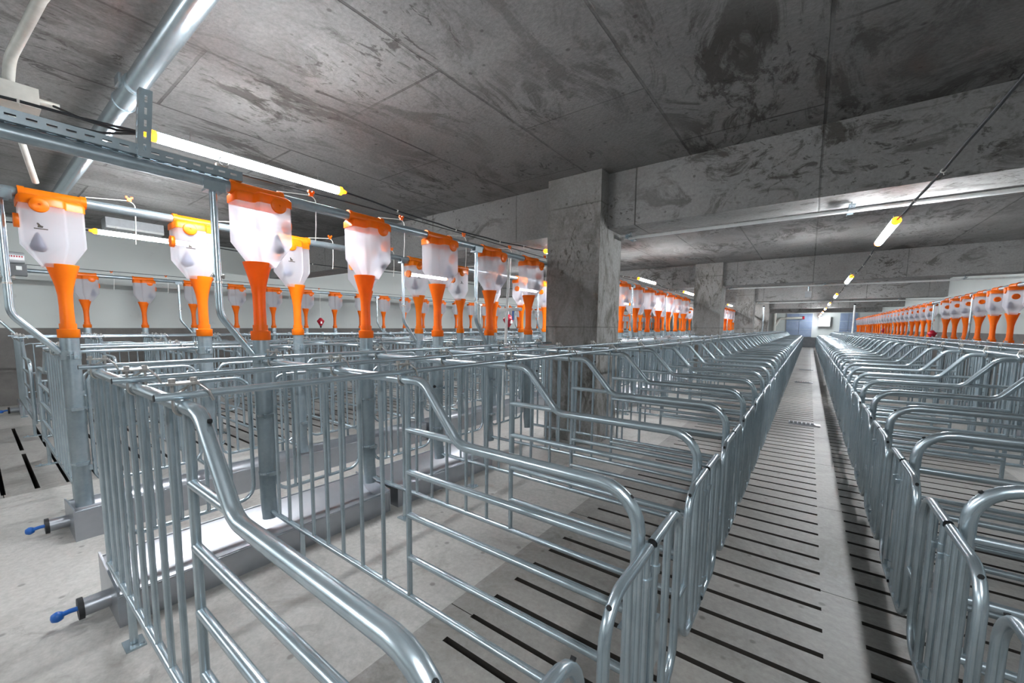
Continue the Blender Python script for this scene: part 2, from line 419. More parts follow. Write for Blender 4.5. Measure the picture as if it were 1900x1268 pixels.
# ------------------------------------------------------------------ stall dividers
BARX = [-2.015, -1.895, -1.78, -1.66, -1.54, -1.41, -1.285, -1.14, -0.995]
POSTX = -0.84
RT, RB, RP, RM = 0.0168, 0.0088, 0.0108, 0.0122
ZT = 1.02; ZL = 0.825; ZB = 0.19
TIE = [-1.902, -1.305, -0.862]
def xs(x, d, s): return -x * d * s * 1.0 if False else (x * s) * (1 if d < 0 else -1)
def divider_parts(d, s, n=12, short=False, pipe=False):
    X = lambda x: xs(x, d, s)
    bars = [b for b in BARX if (not short or b > -1.36) and (not pipe or b > -1.95)]
    head = (-2.03 if not short else -1.36) if not pipe or short else -1.982
    parts = []
    top = fillet([(X(head), 0, ZT), (X(-0.755), 0, ZT), (X(-0.585), 0, ZL), (0, 0, ZL), (0, 0, 0.165)], [0, 0.075, 0.075, 0.10, 0], 6)
    holes = []
    rr = MB(); rr.tube(top, RT, n)
    hsub = []
    for hxp, hz, nx, nz in ((-0.705, ZT - 0.024, 0.45, 0.9), (-0.03, ZL - 0.03, -0.72, 0.7)):
        nrm = Vector((nx * (1 if d < 0 else -1), 0, nz)).normalized()
        if hz < ZL: nrm = Vector((0.72 * (1 if d < 0 else -1), 0, 0.7)).normalized()
        c = Vector((X(hxp), 0, hz)) + nrm * RT * 0.72
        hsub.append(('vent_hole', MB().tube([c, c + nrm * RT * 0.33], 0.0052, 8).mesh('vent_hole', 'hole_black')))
    parts.append(('top_rail', rr.mesh('top_rail', 'galvanised_steel'), (0, 0, 0), hsub))
    barm = MB().tube([(0, 0, ZB), (0, 0, ZT)], RB, n - 2, cap=False).mesh('vertical_bar', 'galvanised_steel')
    endm = MB().tube([(0, 0, ZB - 0.01), (0, 0, ZT)], RP, n - 2).mesh('end_post', 'galvanised_steel')
    for i, b in enumerate(bars):
        e_ = i == 0 and not pipe
        parts.append(('end_post' if e_ else 'vertical_bar', endm if e_ else barm, (X(b), 0, 0)))
    parts.append(('centre_post', MB().tube([(0, 0, ZB), (0, 0, ZT)], RP, n - 2, cap=False).mesh('centre_post', 'galvanised_steel'), (X(POSTX), 0, 0)))
    parts.append(('bottom_rail', MB().tube([(X(head + 0.004), 0, ZB), (0, 0, ZB)], 0.0135, n).mesh('bottom_rail', 'galvanised_steel')))
    rail = MB().tube([(X(POSTX), 0, 0), (0, 0, 0)], RM, n - 2, cap=False).mesh('side_rail', 'galvanised_steel')
    for z in (0.68, 0.515, 0.35): parts.append(('side_rail', rail, (0, 0, z)))
    parts.append(('side_rail', MB().tube([(X(POSTX), 0, 0.838), (X(-0.60), 0, 0.838)], RM, n - 2, cap=False).mesh('side_rail_stub', 'galvanised_steel')))
    legx = -1.66 if not short else -1.285
    parts.append(('leg', MB().tube([(X(legx), 0, 0.01), (X(legx), 0, ZB)], 0.0125, n - 2).mesh('leg', 'galvanised_steel')))
    plate = MB().box((0, 0, 0.004), (0.075, 0.06, 0.008)).lathe([(0.008, 0.008), (0.008, 0.016)], 6, (0.024, 0.018, 0)).mesh('foot_plate', 'galvanised_steel')
    parts.append(('foot_plate', plate, (X(legx), 0, 0)))
    parts.append(('leg', MB().tube([(X(-0.22), 0, 0.004), (X(-0.22), 0, ZB)], 0.0125, n - 2).mesh('leg', 'galvanised_steel')))
    tp = MB().box((0, -0.02, 0.003), (0.05, 0.13, 0.006)).lathe([(0.013, 0.006), (0.013, 0.009), (0.008, 0.009), (0.008, 0.018)], 8, (0, -0.055, 0)).mesh('tail_plate', 'galvanised_steel')
    parts.append(('foot_plate', tp, (X(-0.22), 0, 0)))
    # U-bolts tying the long rails down
    for t in TIE:
        if short and t < head: continue
        u = MB(); x = X(t); pts = [(x, -0.021, 1.082)]
        for k in range(9):
            a = PI + PI * k / 8; pts.append((x, 0.021 * math.cos(a), ZT + 0.021 * math.sin(a)))
        pts.append((x, 0.021, 1.082)); u.tube(pts, 0.0036, 6)
        dd = 0.016
        u2 = [(x - dd, -0.03, 1.036), (x - dd * 1.1, 0.0, 1.055), (x - dd * 0.4, 0.02, 1.072), (x + dd * 0.4, 0.03, 1.072), (x + dd * 1.1, 0.045, 1.055), (x + dd, 0.055, 1.03)]
        u.tube(fillet(u2, 0.01, 2), 0.0034, 6)
        u.box((x, 0, 1.075), (0.022, 0.06, 0.005))
        u.lathe([(0.0075, 1.077), (0.0075, 1.088)], 6, (x, -0.021, 0)); u.lathe([(0.0075, 1.077), (0.0075, 1.088)], 6, (x, 0.021, 0))
        parts.append(('u_bolt', u.mesh('u_bolt', 'bolt_steel')))
    return parts
def divider_simple(d, s, short=False, n=6, pipe=False):
    X = lambda x: xs(x, d, s); m = MB()
    bars = [b for b in BARX if (not short or b > -1.36) and (not pipe or b > -1.95)]; head = (-2.03 if not short else -1.36) if not pipe or short else -1.982
    m.tube(fillet([(X(head), 0, ZT), (X(-0.755), 0, ZT), (X(-0.585), 0, ZL), (0, 0, ZL), (0, 0, 0.165)], [0, 0.075, 0.075, 0.10, 0], 3), RT, n)
    for b in bars + [POSTX]: m.tube([(X(b), 0, ZB), (X(b), 0, ZT)], RB, 5, cap=False)
    m.tube([(X(bars[0]), 0, ZB), (0, 0, ZB)], 0.0135, 5)
    for z in (0.68, 0.515, 0.35): m.tube([(X(POSTX), 0, z), (0, 0, z)], RM, 5, cap=False)
    m.tube([(X(-0.22), 0, 0), (X(-0.22), 0, ZB)], 0.0125, 5)
    m.tube([(X(-1.285 if short else -1.66), 0, 0), (X(-1.285 if short else -1.66), 0, ZB)], 0.0125, 5)
    for t in TIE:
        if short and t < head: continue
        m.box((X(t), 0, 1.05), (0.02, 0.05, 0.06))
    return m.mesh('stall_divider', 'galvanised_steel')

NEAR_PARTS = {'near': 12, 'right': 12, 'second': 8, 'wall': 5}
for r, R in ROWS.items():
    full = divider_parts(R['d'], R['s']); piped = divider_parts(R['d'], R['s'], 12, False, True); shortp = divider_parts(R['d'], R['s'], 12, True)
    simple = divider_simple(R['d'], R['s'], pipe=(r != 'right')); simple_s = divider_simple(R['d'], R['s'], True)
    for k in range(R['k0'], NP):
        y = ky(r, k); lab = 'galvanised tubular stall divider, %s from the near end, %s' % (ordinal(k - R['k0'] + 1), R['text'])
        sh = r == 'near' and in_column(y)
        if k < NEAR_PARTS[r]:
            t = thing('stall_divider', lab, 'stall divider', (R['tail'], y, 0), 0, 'stall dividers')
            assemble(t, shortp if sh else (full if r == 'right' or k == R['k0'] and r != 'second' else piped))
        else:
            tag(obj('stall_divider', simple_s if sh else simple, None, (R['tail'], y, 0)), lab, 'stall divider', 'stall dividers')

# ------------------------------------------------------------------ long tie rails along the rows
def tie(x, y0, y1, lab):
    o = tag(obj('tie_rail', MB().tube([(0, y0, 0), (0, y1, 0)], 0.0098, 12).mesh('tie_rail', 'galvanised_steel'), None, (x, 0, 1.0462)), lab, 'rail', 'rails tying the dividers together')
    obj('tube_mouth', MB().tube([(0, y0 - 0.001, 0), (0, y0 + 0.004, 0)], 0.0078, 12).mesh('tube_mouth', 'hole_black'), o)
WHICH = ['head-end', 'middle', 'aisle-side']
for r, R in ROWS.items():
    for i, t in enumerate(TIE):
        x = R['tail'] + R['d'] * (-t) * R['s']
        y0 = ky(r, R['k0']) - 0.055; y1 = ky(r, NP - 1) + 0.06
        if r == 'near' and i == 0:
            segs = []; a = y0
            for c in COLY: segs.append((a, c - 0.01)); a = c + 0.57
            segs.append((a, y1))
        else: segs = [(y0, y1)]
        for j, (a, b) in enumerate(segs):
            extra = '' if len(segs) == 1 else ', %s length' % ordinal(j + 1)
            tie(x, a, b, 'long galvanised tie rail, %s of three, %s%s' % (WHICH[i], R['text'], extra))

# ------------------------------------------------------------------ rear gate leaves
GZ0, GZ1, GL = 0.20, 0.70, 0.272
def leaf_parts(sy, n=12):
    fr = fillet([(0, 0.012 * sy, GZ1), (0, GL * sy, GZ1), (0, GL * sy, GZ0), (0, 0.012 * sy, GZ0)], [0, 0.085, 0.085, 0], 6)
    f = MB().tube(fr, 0.0118, n, cap=False)
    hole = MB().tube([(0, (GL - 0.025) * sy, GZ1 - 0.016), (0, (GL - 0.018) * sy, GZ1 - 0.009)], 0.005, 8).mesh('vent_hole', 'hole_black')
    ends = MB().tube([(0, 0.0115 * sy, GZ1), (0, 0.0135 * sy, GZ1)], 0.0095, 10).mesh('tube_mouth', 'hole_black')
    bar = MB().tube([(0, 0, GZ0), (0, 0, GZ1)], 0.0105, n - 2, cap=False).mesh('vertical_bar', 'galvanised_steel')
    hinge = MB().lathe([(0.0142, 0), (0.0142, 0.018)], 10).box((-0.008, 0, 0.009), (0.03, 0.01, 0.014)).mesh('hinge', 'galvanised_steel')
    parts = [('frame', f.mesh('gate_frame', 'galvanised_steel'), (0, 0, 0), [('vent_hole', hole), ('tube_mouth', ends)]),
             ('vertical_bar', bar, (0, 0.035 * sy, 0)), ('vertical_bar', bar, (0, 0.15 * sy, 0)),
             ('hinge', hinge, (0, 0.035 * sy, GZ1 - 0.08)), ('hinge', hinge, (0, 0.035 * sy, GZ0 + 0.06))]
    if sy < 0: parts.append(('vertical_bar', bar, (0, 0.088 * sy, 0)))
    if sy > 0:
        lt = MB().box((0, 0.06, 0.42), (0.014, 0.05, 0.12)).tube([(0, 0.06, 0.50), (0, 0.078, 0.515), (0, 0.072, 0.535), (0, 0.05, 0.535), (0, 0.045, 0.51)], 0.003, 6).mesh('latch_plate', 'galvanised_steel')
        parts.append(('latch_plate', lt))
        parts.append(('latch_bolt', MB().tube([(0, GL, 0.40), (0, GL + 0.10, 0.40)], 0.0095, 8).mesh('latch_bolt', 'galvanised_steel')))
    return parts
def leaf_simple(sy):
    m = MB().tube(fillet([(0, 0.012 * sy, GZ1), (0, GL * sy, GZ1), (0, GL * sy, GZ0), (0, 0.012 * sy, GZ0)], [0, 0.085, 0.085, 0], 3), 0.0118, 6)
    for y in (0.035, 0.15): m.tube([(0, y * sy, GZ0), (0, y * sy, GZ1)], 0.0105, 5, cap=False)
    return m.mesh('rear_gate', 'galvanised_steel')
LP = {1: leaf_parts(1), -1: leaf_parts(-1)}; LS = {1: leaf_simple(1), -1: leaf_simple(-1)}
LEAFN = {'near': (46, 12), 'right': (46, 12), 'second': (12, 6), 'wall': (20, 4)}
for r, (tot, det) in LEAFN.items():
    R = ROWS[r]
    for k in range(R['k0'], tot):
        for sy in (1, -1):
            if k == R['k0'] and sy < 0 and r != 'right': continue
            side = 'far' if sy > 0 else 'near'
            lab = 'rear gate leaf, %s side of %s tail post, %s' % (side, ordinal(k - R['k0'] + 1), R['text'])
            loc = (R['tail'] - R['d'] * 0.031, ky(r, k), 0)
            if k < det: assemble(thing('rear_gate', lab, 'gate', loc, 0, 'rear gate leaves'), LP[sy])
            else: tag(obj('rear_gate', LS[sy], None, loc), lab, 'gate', 'rear gate leaves')

# ------------------------------------------------------------------ front gates over the troughs
FZ0, FZ1 = 0.275, 0.935
def front_parts():
    a, b = 0.055, 0.585
    fr = fillet([(0, a, 0.6), (0, a, FZ1), (0, b, FZ1), (0, b, FZ0), (0, a, FZ0), (0, a, 0.6)], [0, 0.07, 0.07, 0.07, 0.07, 0], 5)
    bar = MB().tube([(0, 0, FZ0), (0, 0, FZ1)], 0.0085, 8, cap=False).mesh('vertical_bar', 'galvanised_steel')
    hk = MB().tube(fillet([(0, 0, 0), (0, 0.03, -0.005), (0, 0.035, 0.02)], 0.008, 3), 0.005, 6).box((0, -0.005, 0.012), (0.012, 0.02, 0.03)).mesh('latch_hook', 'galvanised_steel')
    return [('frame', MB().tube(fr[:-1], 0.0098, 10, closed=True).mesh('gate_frame', 'galvanised_steel'))] + \
        [('vertical_bar', bar, (0, y, 0)) for y in (0.16, 0.265, 0.375, 0.48)] + [('latch_hook', hk, (0, 0.04, 0.36)), ('latch_hook', hk, (0, 0.035, 0.80))]
FP = front_parts()
fs = MB()
fs.tube(fillet([(0, 0.055, FZ0), (0, 0.055, FZ1), (0, 0.585, FZ1), (0, 0.585, FZ0), (0, 0.055, FZ0)], [0, 0.07, 0.07, 0.07, 0], 2), 0.0098, 6)
for y in (0.16, 0.265, 0.375, 0.48): fs.tube([(0, y, FZ0), (0, y, FZ1)], 0.0085, 5, cap=False)
FS = fs.mesh('front_gate', 'galvanised_steel')
for r, (n, det) in {'near': (24, 7), 'second': (24, 7), 'right': (11, 0), 'wall': (14, 0)}.items():
    R = ROWS[r]
    for k in range(R['k0'], n):
        y = ky(r, k)
        if r == 'near' and (in_column(y, 0.05) or in_column(y + P, 0.05) or in_column(y + P / 2, 0.05)): continue
        lab = 'small barred front gate of %s stall, %s' % (ordinal(k - R['k0'] + 1), R['text'])
        loc = (hx(r, 2.045), y, 0)
        if k < det: assemble(thing('front_gate', lab, 'gate', loc, 0, 'front gates over the troughs'), FP)
        else: tag(obj('front_gate', FS, None, loc), lab, 'gate', 'front gates over the troughs')

# ------------------------------------------------------------------ feeders
def outline(front, rear, yr, yf, split, ch=0.012):
    """L-shaped plan of a hopper: rear block under the pipe plus a front block, corners chamfered"""
    pts = [(front, split), (front, yf), (-0.07, yf), (-0.07, yr), (rear, yr), (rear, split)]
    out = []
    n = len(pts)
    for i in range(n):
        p = Vector(pts[i]); a = Vector(pts[i - 1]); b = Vector(pts[(i + 1) % n])
        out.append(p + (a - p).normalized() * ch); out.append(p + (b - p).normalized() * ch)
    return out
def hopper_rings(ol, zs, cx, cy, neck):
    rings = []
    for z, f in zs: rings.append([(cx + (p.x - cx) * f, cy + (p.y - cy) * f, z) for p in ol])
    return rings
def feeder_shapes(kind, n=14):
    # kind: 'a' front block towards +x, offset to +y; 'b' front block towards +x, offset to -y
    sg = 1 if kind == 'a' else -1
    ol = outline(0.095, 0.045, -0.10 * sg, 0.145 * sg, -0.02 * sg)
    cx, cy = 0.012, 0.02 * sg
    S = {}
    body = MB().loft(hopper_rings(ol, [(1.845, 1.0), (1.635, 1.0), (1.545, 0.56), (1.515, 0.44)], cx, cy, 0), cap0=False, cap1=False)
    S['hopper'] = body
    cap = MB().loft([[(cx + (p.x - cx) * f, cy + (p.y - cy) * f, z) for p in ol] for z, f in ((1.828, 1.04), (1.862, 1.04), (1.874, 0.97), (1.879, 0.88))])
    # saddle over the feed pipe and its two ring ends
    for y in (-0.115, 0.115): cap.lathe([(0.0345, y - 0.012), (0.0345, y + 0.012)], n, (0, 0.012 * sg, 1.895), 'Y')
    cap.lathe([(0.032, -0.115), (0.032, 0.115)], n, (0, 0.012 * sg, 1.893), 'Y')
    cap.box((0.0, 0.012 * sg, 1.87), (0.062, 0.21, 0.03))
    S['cap'] = cap
    S['dial'] = MB().lathe([(0.038, 0.0), (0.038, 0.008), (0.034, 0.011), (0.006, 0.011), (0.006, 0.006)], 18, (0.098, 0.075 * sg, 1.826), 'X')
    S['side_port'] = MB().lathe([(0.036, -0.012), (0.036, 0.010), (0.028, 0.012), (0.026, 0.004)], 16, (0.025, 0.15 * sg if kind == 'a' else -0.152, 1.745), 'Y')
    S['feed_float'] = MB().lathe([(0.004, 0.058), (0.012, 0.042), (0.024, 0.014), (0.032, -0.012), (0.034, -0.026), (0.026, -0.038), (0.008, -0.043)], 14, (0.046, 0.086 * sg, 1.634))
    S['funnel'] = MB().lathe([(0.050, 1.528), (0.068, 1.536), (0.0665, 1.528), (0.057, 1.495), (0.046, 1.455), (0.037, 1.415), (0.031, 1.37), (0.0295, 1.30), (0.031, 1.19)], n, (0, 0, 0), 'Z')
    S['collar'] = MB().lathe([(0.036, 1.212), (0.036, 1.182), (0.047, 1.180), (0.047, 1.135), (0.044, 1.132)], n)
    pp = fillet([(0, 0, 1.14), (0, 0, 0.27), (0.016, 0, 0.15)], 0.05, 3)
    S['drop_pipe'] = MB().tube(pp, [0.0405] * len(pp), n)
    S['pipe_clamp'] = MB().lathe([(0.0435, 1.01), (0.0435, 1.06)], n).box((0.05, 0.008, 1.035), (0.02, 0.004, 0.04)).box((0.05, -0.008, 1.035), (0.02, 0.004, 0.04)).tube([(0.052, -0.02, 1.035), (0.052, 0.02, 1.035)], 0.004, 6)
    S['pipe_bracket'] = MB().lathe([(0.043, 0.72), (0.043, 0.735)], n).box((0.05, 0.0, 0.728), (0.018, 0.05, 0.02)).lathe([(0.043, 0.40), (0.043, 0.412)], n).box((0.05, 0.0, 0.406), (0.018, 0.05, 0.02))
    em = MB(); ex = 0.0965; ey = (0.04 if kind == 'a' else -0.075)
    em.box((ex, ey, 1.705), (0.001, 0.05, 0.005))
    em.loft([[(ex - 0.0005, ey + a, 1.711 + b) for a, b in ((-0.012, 0), (0.006, 0), (0.01, 0.008), (0.0, 0.012), (-0.006, 0.022), (-0.012, 0.024), (-0.014, 0.018), (-0.01, 0.012))],
             [(ex + 0.0005, ey + a, 1.711 + b) for a, b in ((-0.012, 0), (0.006, 0), (0.01, 0.008), (0.0, 0.012), (-0.006, 0.022), (-0.012, 0.024), (-0.014, 0.018), (-0.01, 0.012))]])
    S['emblem'] = em
    return S
FMAT = dict(hopper='hopper_plastic', cap='orange_plastic', dial='orange_plastic', side_port='orange_plastic', feed_float='slate_blue', funnel='orange_plastic', collar='orange_plastic', drop_pipe='zinc_pipe', pipe_clamp='galvanised_steel', pipe_bracket='galvanised_steel', emblem='emblem_dark')
def feeder_meshes(kind, lit_tint=False):
    out = {}
    for k, mb in feeder_shapes(kind).items():
        m = FMAT[k]
        if lit_tint and m == 'orange_plastic': m = 'lit_orange_plastic'
        out[k] = mb.mesh(k, m)
    return out
def feeder_single(kind, lit_tint=False):
    big = MB()
    for k, mb in feeder_shapes(kind, 8).items():
        if k in ('emblem', 'pipe_clamp', 'pipe_bracket'): continue
        m = FMAT[k]
        if lit_tint and m == 'orange_plastic': m = 'lit_orange_plastic'
        big.use(m); o = len(big.v); big.v += mb.v
        for f, s_ in zip(mb.f, mb.sm): big.f.append(tuple(i + o for i in f)); big.sm.append(s_); big.mi.append(big.cur)
    return big.mesh('feed_dispenser')
cordA = MB().tube(fillet([(0, 0.115, 1.93), (0, 0.30, 1.955), (0.004, 0.33, 1.94), (0.01, 0.325, 1.80), (0.006, 0.32, 1.70)], 0.03, 4), 0.0028, 6).mesh('pull_cord', 'cord_white')
clipA = MB().box((0, 0.305, 1.962), (0.014, 0.022, 0.022)).box((0, 0.318, 1.975), (0.012, 0.012, 0.014)).box((0, 0.293, 1.975), (0.012, 0.010, 0.014)).mesh('cord_clip', 'orange_plastic')
A, B, A1, B1 = feeder_meshes('a'), feeder_meshes('b', True), feeder_single('a'), feeder_single('b', True)
ORDER = ['hopper', 'cap', 'dial', 'side_port', 'feed_float', 'funnel', 'collar', 'drop_pipe', 'pipe_clamp', 'pipe_bracket', 'emblem']
def feeder_parts(Mh, cord):
    p = []
    for n_ in ORDER:
        if n_ == 'cap': p.append(('cap', Mh['cap'], (0, 0, 0), [('indicator_dial', Mh['dial']), ('side_port', Mh['side_port'])]))
        elif n_ in ('dial', 'side_port', 'emblem'): continue
        elif n_ == 'hopper': p.append(('hopper', Mh['hopper'], (0, 0, 0), [('emblem', Mh['emblem'])] if Mh is B else []))
        elif n_ == 'drop_pipe': p.append(('drop_pipe', Mh['drop_pipe'], (0, 0, 0), [('pipe_clamp', Mh['pipe_clamp']), ('pipe_bracket', Mh['pipe_bracket'])]))
        elif n_ in ('pipe_clamp', 'pipe_bracket'): continue
        else: p.append((n_, Mh[n_]))
    if cord: p.append(('pull_cord', cordA, (0, 0, 0), [('cord_clip', clipA)]))
    return p
def feeders(r, ks, kind, det, dz=0.0, y_off=0.0, rot=0.0):
    R = ROWS[r]; x = hx(r, 2.025); c = 0
    for k in ks:
        y = ky(r, k) + y_off
        if r == 'near' and in_column(y, 0.16): continue
        c += 1
        lab = 'orange feed dispenser, %s from the near end, %s' % (ordinal(c), R['text'])
        Mh = A if kind == 'a' else B; S1 = A1 if kind == 'a' else B1
        if c <= det:
            t = thing('feed_dispenser', lab, 'feeder', (x, y, dz), rot, 'feed dispensers')
            assemble(t, feeder_parts(Mh, c <= 6 and rot == 0))
        else: tag(obj('feed_dispenser', S1, None, (x, y, dz), rot), lab, 'feeder', 'feed dispensers')
feeders('near', range(1, NP), 'a', 12)
feeders('second', range(0, NP), 'b', 8)
feeders('wall', range(1, NP), 'a', 6, 0.02, 0.05)
feeders('right', [k for k in range(11, NP) if k != 18], 'a', 4, -0.10, 0.33, PI)

# feed pipes with their hangers
def feed_pipe(r, y0, y1, z, lab):
    tag(obj('feed_pipe', MB().tube([(0, y0, 0), (0, y1, 0)], 0.0265, 16).mesh('feed_pipe', 'zinc_pipe'), None, (hx(r, 2.025), 0, z)), lab, 'pipe', 'feed pipes above the troughs')
feed_pipe('near', -1.2, 30.5, 1.893, 'galvanised feed pipe carrying the dispensers just left of the aisle')
feed_pipe('second', -1.2, 30.5, 1.893, 'galvanised feed pipe carrying dispensers of the second row')
feed_pipe('wall', -0.6, 30.5, 1.913, 'galvanised feed pipe carrying dispensers near the left wall')
feed_pipe('right', 1.0, 30.5, 1.793, 'galvanised feed pipe carrying dispensers right of the aisle')
def support_posts(r, ks, dz=0.0, yo=0.0, po=-0.185):
    R = ROWS[r]; x = hx(r, 2.025); c = 0
    pts = fillet([(0, -0.04, 1.05), (0, po, 1.26), (0, po, 1.86)], [0, 0.11, 0], 6)
    body = MB().tube(pts, 0.0165, 12).mesh('post', 'galvanised_steel')
    br = MB().box((0.0, po, 1.853), (0.07, 0.07, 0.012)).box((0.03, po, 1.87), (0.006, 0.09, 0.045)).box((-0.03, po, 1.87), (0.006, 0.05, 0.045)).mesh('bracket', 'galvanised_steel')
    bolt = MB().lathe([(0.007, -0.024), (0.007, 0.03)], 8, (0.0, po, 1.45), 'Y').lathe([(0.012, 0.02), (0.012, 0.028)], 6, (0.0, po, 1.45), 'Y').lathe([(0.019, 1.415), (0.019, 1.425)], 12, (0, po, 0)).mesh('bolt', 'bolt_steel')
    for k in ks:
        y = ky(r, k) + yo
        if r == 'near' and in_column(y, 0.25): continue
        c += 1
        t = thing('support_post', 'bent feed pipe post, %s from near end, %s' % (ordinal(c), R['text']), 'post', (x, y, dz), 0, 'bent feed pipe posts')
        assemble(t, [('post', body), ('bracket', br), ('bolt', bolt)])
support_posts('near', range(1, NP, 3)); support_posts('second', range(0, NP, 4), po=-0.205)
support_posts('wall', range(0, NP, 3), 0.02, 0.05); support_posts('right', range(11, NP, 4), -0.10, 0.33, -0.205)

# ------------------------------------------------------------------ troughs
def trough(x_front, dirn, y0, y1, valve, lab):
    """x_front: stall-side face; dirn: +1 if the trough body lies towards -x from it"""
    t = thing('feed_trough', lab, 'trough', (x_front, y0, 0), 0, 'stainless feed troughs')
    L = y1 - y0; q = lambda x: -x * dirn
    poly = [(q(0), 0.0), (q(0), 0.135), (q(0.022), 0.135), (q(0.024), 0.122), (q(0.07), 0.075), (q(0.15), 0.06), (q(0.25), 0.085), (q(0.345), 0.165), (q(0.37), 0.165), (q(0.37), 0.0)]
    obj('tray', MB().prism_y(poly, 0.004, L - 0.004).mesh('tray', 'stainless'), t)
    obj('lip', MB().tube([(q(-0.002), 0, 0.128), (q(-0.002), L, 0.128)], 0.0045, 6).tube([(q(0.36), 0, 0.167), (q(0.36), L, 0.167)], 0.005, 6).mesh('lip', 'stainless'), t)
    for yy in (0.0, L):
        ep = [(q(-0.003), 0), (q(-0.003), 0.150), (q(0.373), 0.185), (q(0.373), 0)]
        obj('end_plate', MB().prism_y(ep, yy - 0.004, yy + 0.004).mesh('end_plate', 'stainless'), t)
    if valve:
        cx = q(0.16)
        st = obj('drain_stub', MB().lathe([(0.036, -0.085), (0.036, 0.0)], 18, (cx, 0, 0.062), 'Y').mesh('drain_stub', 'stainless'), t)
        obj('flange', MB().lathe([(0.043, -0.10), (0.043, -0.083)], 18, (cx, 0, 0.062), 'Y').mesh('flange', 'black_rubber'), st)
        obj('handle', MB().tube(fillet([(cx, -0.095, 0.066), (cx - 0.012, -0.12, 0.062), (cx - 0.02, -0.148, 0.055)], 0.02, 3), 0.0095, 10).lathe([(0.006, -0.02), (0.018, -0.012), (0.020, 0.0), (0.018, 0.012), (0.006, 0.02)], 12, (cx - 0.022, -0.155, 0.052)).mesh('handle', 'blue_plastic'), st)
    return t
segs = [(0.285, 1.60), (1.67, 2.68)]
y = COLY[0] + 0.7
i = 2
while y < 29:
    nxt = min([c for c in COLY if c > y] + [99])
    e = min(y + 2.55, nxt - 0.15)
    if e - y > 0.5: segs.append((y, e))
    y = e + 0.05 if e < nxt - 0.2 else nxt + 0.7
for j, (a, b) in enumerate(segs): trough(-2.11, 1, a, b, j == 0, 'stainless feed trough, %s length, heads of row just left of aisle' % ordinal(j + 1))
def trough_m(x_right, y0, y1, valve, lab): return trough(x_right - 0.37, -1, y0, y1, valve, lab)
for j in range(10): trough_m(-3.16, 0.28 + j * 2.65, 0.28 + j * 2.65 + 2.6, j == 0, 'stainless feed trough, %s length, heads of second row left of aisle' % ordinal(j + 1))
for j in range(6): trough(-8.14, 1, 0.33 + j * 2.65, 0.33 + j * 2.65 + 2.6, j == 0, 'stainless feed trough, %s length, near the left wall' % ordinal(j + 1))
for j in range(8): trough_m(2.28, 0.9 + j * 2.65, 0.9 + j * 2.65 + 2.6, False, 'stainless feed trough, %s length, heads of right row' % ordinal(j + 1))

# ------------------------------------------------------------------ lamps and cables
def lamp(x, y, z, L, lab):
    t = thing('tube_lamp', lab, 'lamp', (x, y, z), 0, 'bright tube lamps')
    d0, d1 = math.radians(140), math.radians(400)      # lit arc, open to below
    arc = [(0.027 * math.cos(d0 + (d1 - d0) * q / 16), 0.027 * math.sin(d0 + (d1 - d0) * q / 16)) for q in range(17)]
    obj('diffuser', MB().prism_y(arc, 0.03, L - 0.03).mesh('diffuser', 'lamp_tube'), t)
    e0, e1 = math.radians(38), math.radians(142)
    back = [(0.028 * math.cos(e0 + (e1 - e0) * q / 8), 0.028 * math.sin(e0 + (e1 - e0) * q / 8)) for q in range(9)]
    back += [(0.022 * math.cos(e1), 0.0178), (0.022 * math.cos(e0), 0.0178)]
    obj('housing', MB().prism_y(back, 0.03, L - 0.03).mesh('housing', 'white_plastic'), t)
    for a in (0, 1):
        s_ = 1 if a else -1; y0 = L if a else 0
        e = MB().lathe([(0.0278, -0.035 * s_), (0.0278, -0.008 * s_), (0.016, 0.004 * s_), (0.010, 0.03 * s_)], 14, (0, y0, 0), 'Y').mesh('end_cap', 'orange_plastic')
        obj('end_cap', e, t)
    ring = MB()
    for yy in (0.18, L - 0.18): ring.tube([(0, yy, 0.02), (0, yy, 0.07)], 0.002, 6)
    obj('hook', ring.mesh('hook', 'bolt_steel'), t)
def cable(name, pts, r, lab, mat='cable_black', ties=None, cat='cable'):
    t = thing(name, lab, cat, pts[0])
    o = Vector(pts[0])
    obj('sheath', MB().tube([Vector(p) - o for p in pts], r, 8).mesh('sheath', mat), t)
    if ties:
        m = MB()
        for p in ties: m.lathe([(r + 0.004, -0.004), (r + 0.004, 0.004)], 8, Vector(p) - o, 'Y').tube([Vector(p) - o, Vector(p) - o + Vector((0.004, 0.004, -0.02))], 0.0016, 4)
        obj('cable_ties', m.mesh('cable_ties', 'cord_white'), t)
LINES = {
    'over the first feed passage': (-2.72, 2.17, 1.08, [-2.9, 0.62, 4.52, 8.07, 11.7, 15.4, 19.1, 22.8, 26.5]),
    'over the centre aisle': (0.45, 2.0, 1.0, [-0.75, 4.15, 8.15, 12.2, 16.2, 20.2, 24.2, 28.2, 31.8]),
    'between the left rows': (-5.95, 2.17, 1.08, [-2.9, 0.85, 4.95, 8.6, 12.3, 16.0, 20.0, 24.0]),
}
for txt, (x, z, L, ys) in LINES.items():
    for j, y in enumerate(ys):
        lamp(x, y, z, L, 'bright white tube lamp, %s along the cable %s' % (ordinal(j + 1), txt))
        if j + 1 < len(ys):
            y2 = ys[j + 1]; a, b = y + L + 0.03, y2 - 0.03
            pts = [(x, a + (b - a) * q / 12, z - 0.045 * math.sin(PI * q / 12) + 0.004 * math.sin(q * 2.1)) for q in range(13)]
            cable('lamp_cable', pts, 0.0065, 'black lamp cable, %s span %s' % (ordinal(j + 1), txt), ties=[pts[q] for q in (2, 5, 8, 10)])
pts = [(-2.335, -1.0 + q * 0.5, 1.972 - 0.01 * math.sin(q * PI / 4)) for q in range(63)]
cable('pull_wire', pts, 0.0035, 'thin black wire strung just above the nearest feed pipe')
pts = [(-8.33, -0.3 + q * 0.5, 1.99) for q in range(60)]
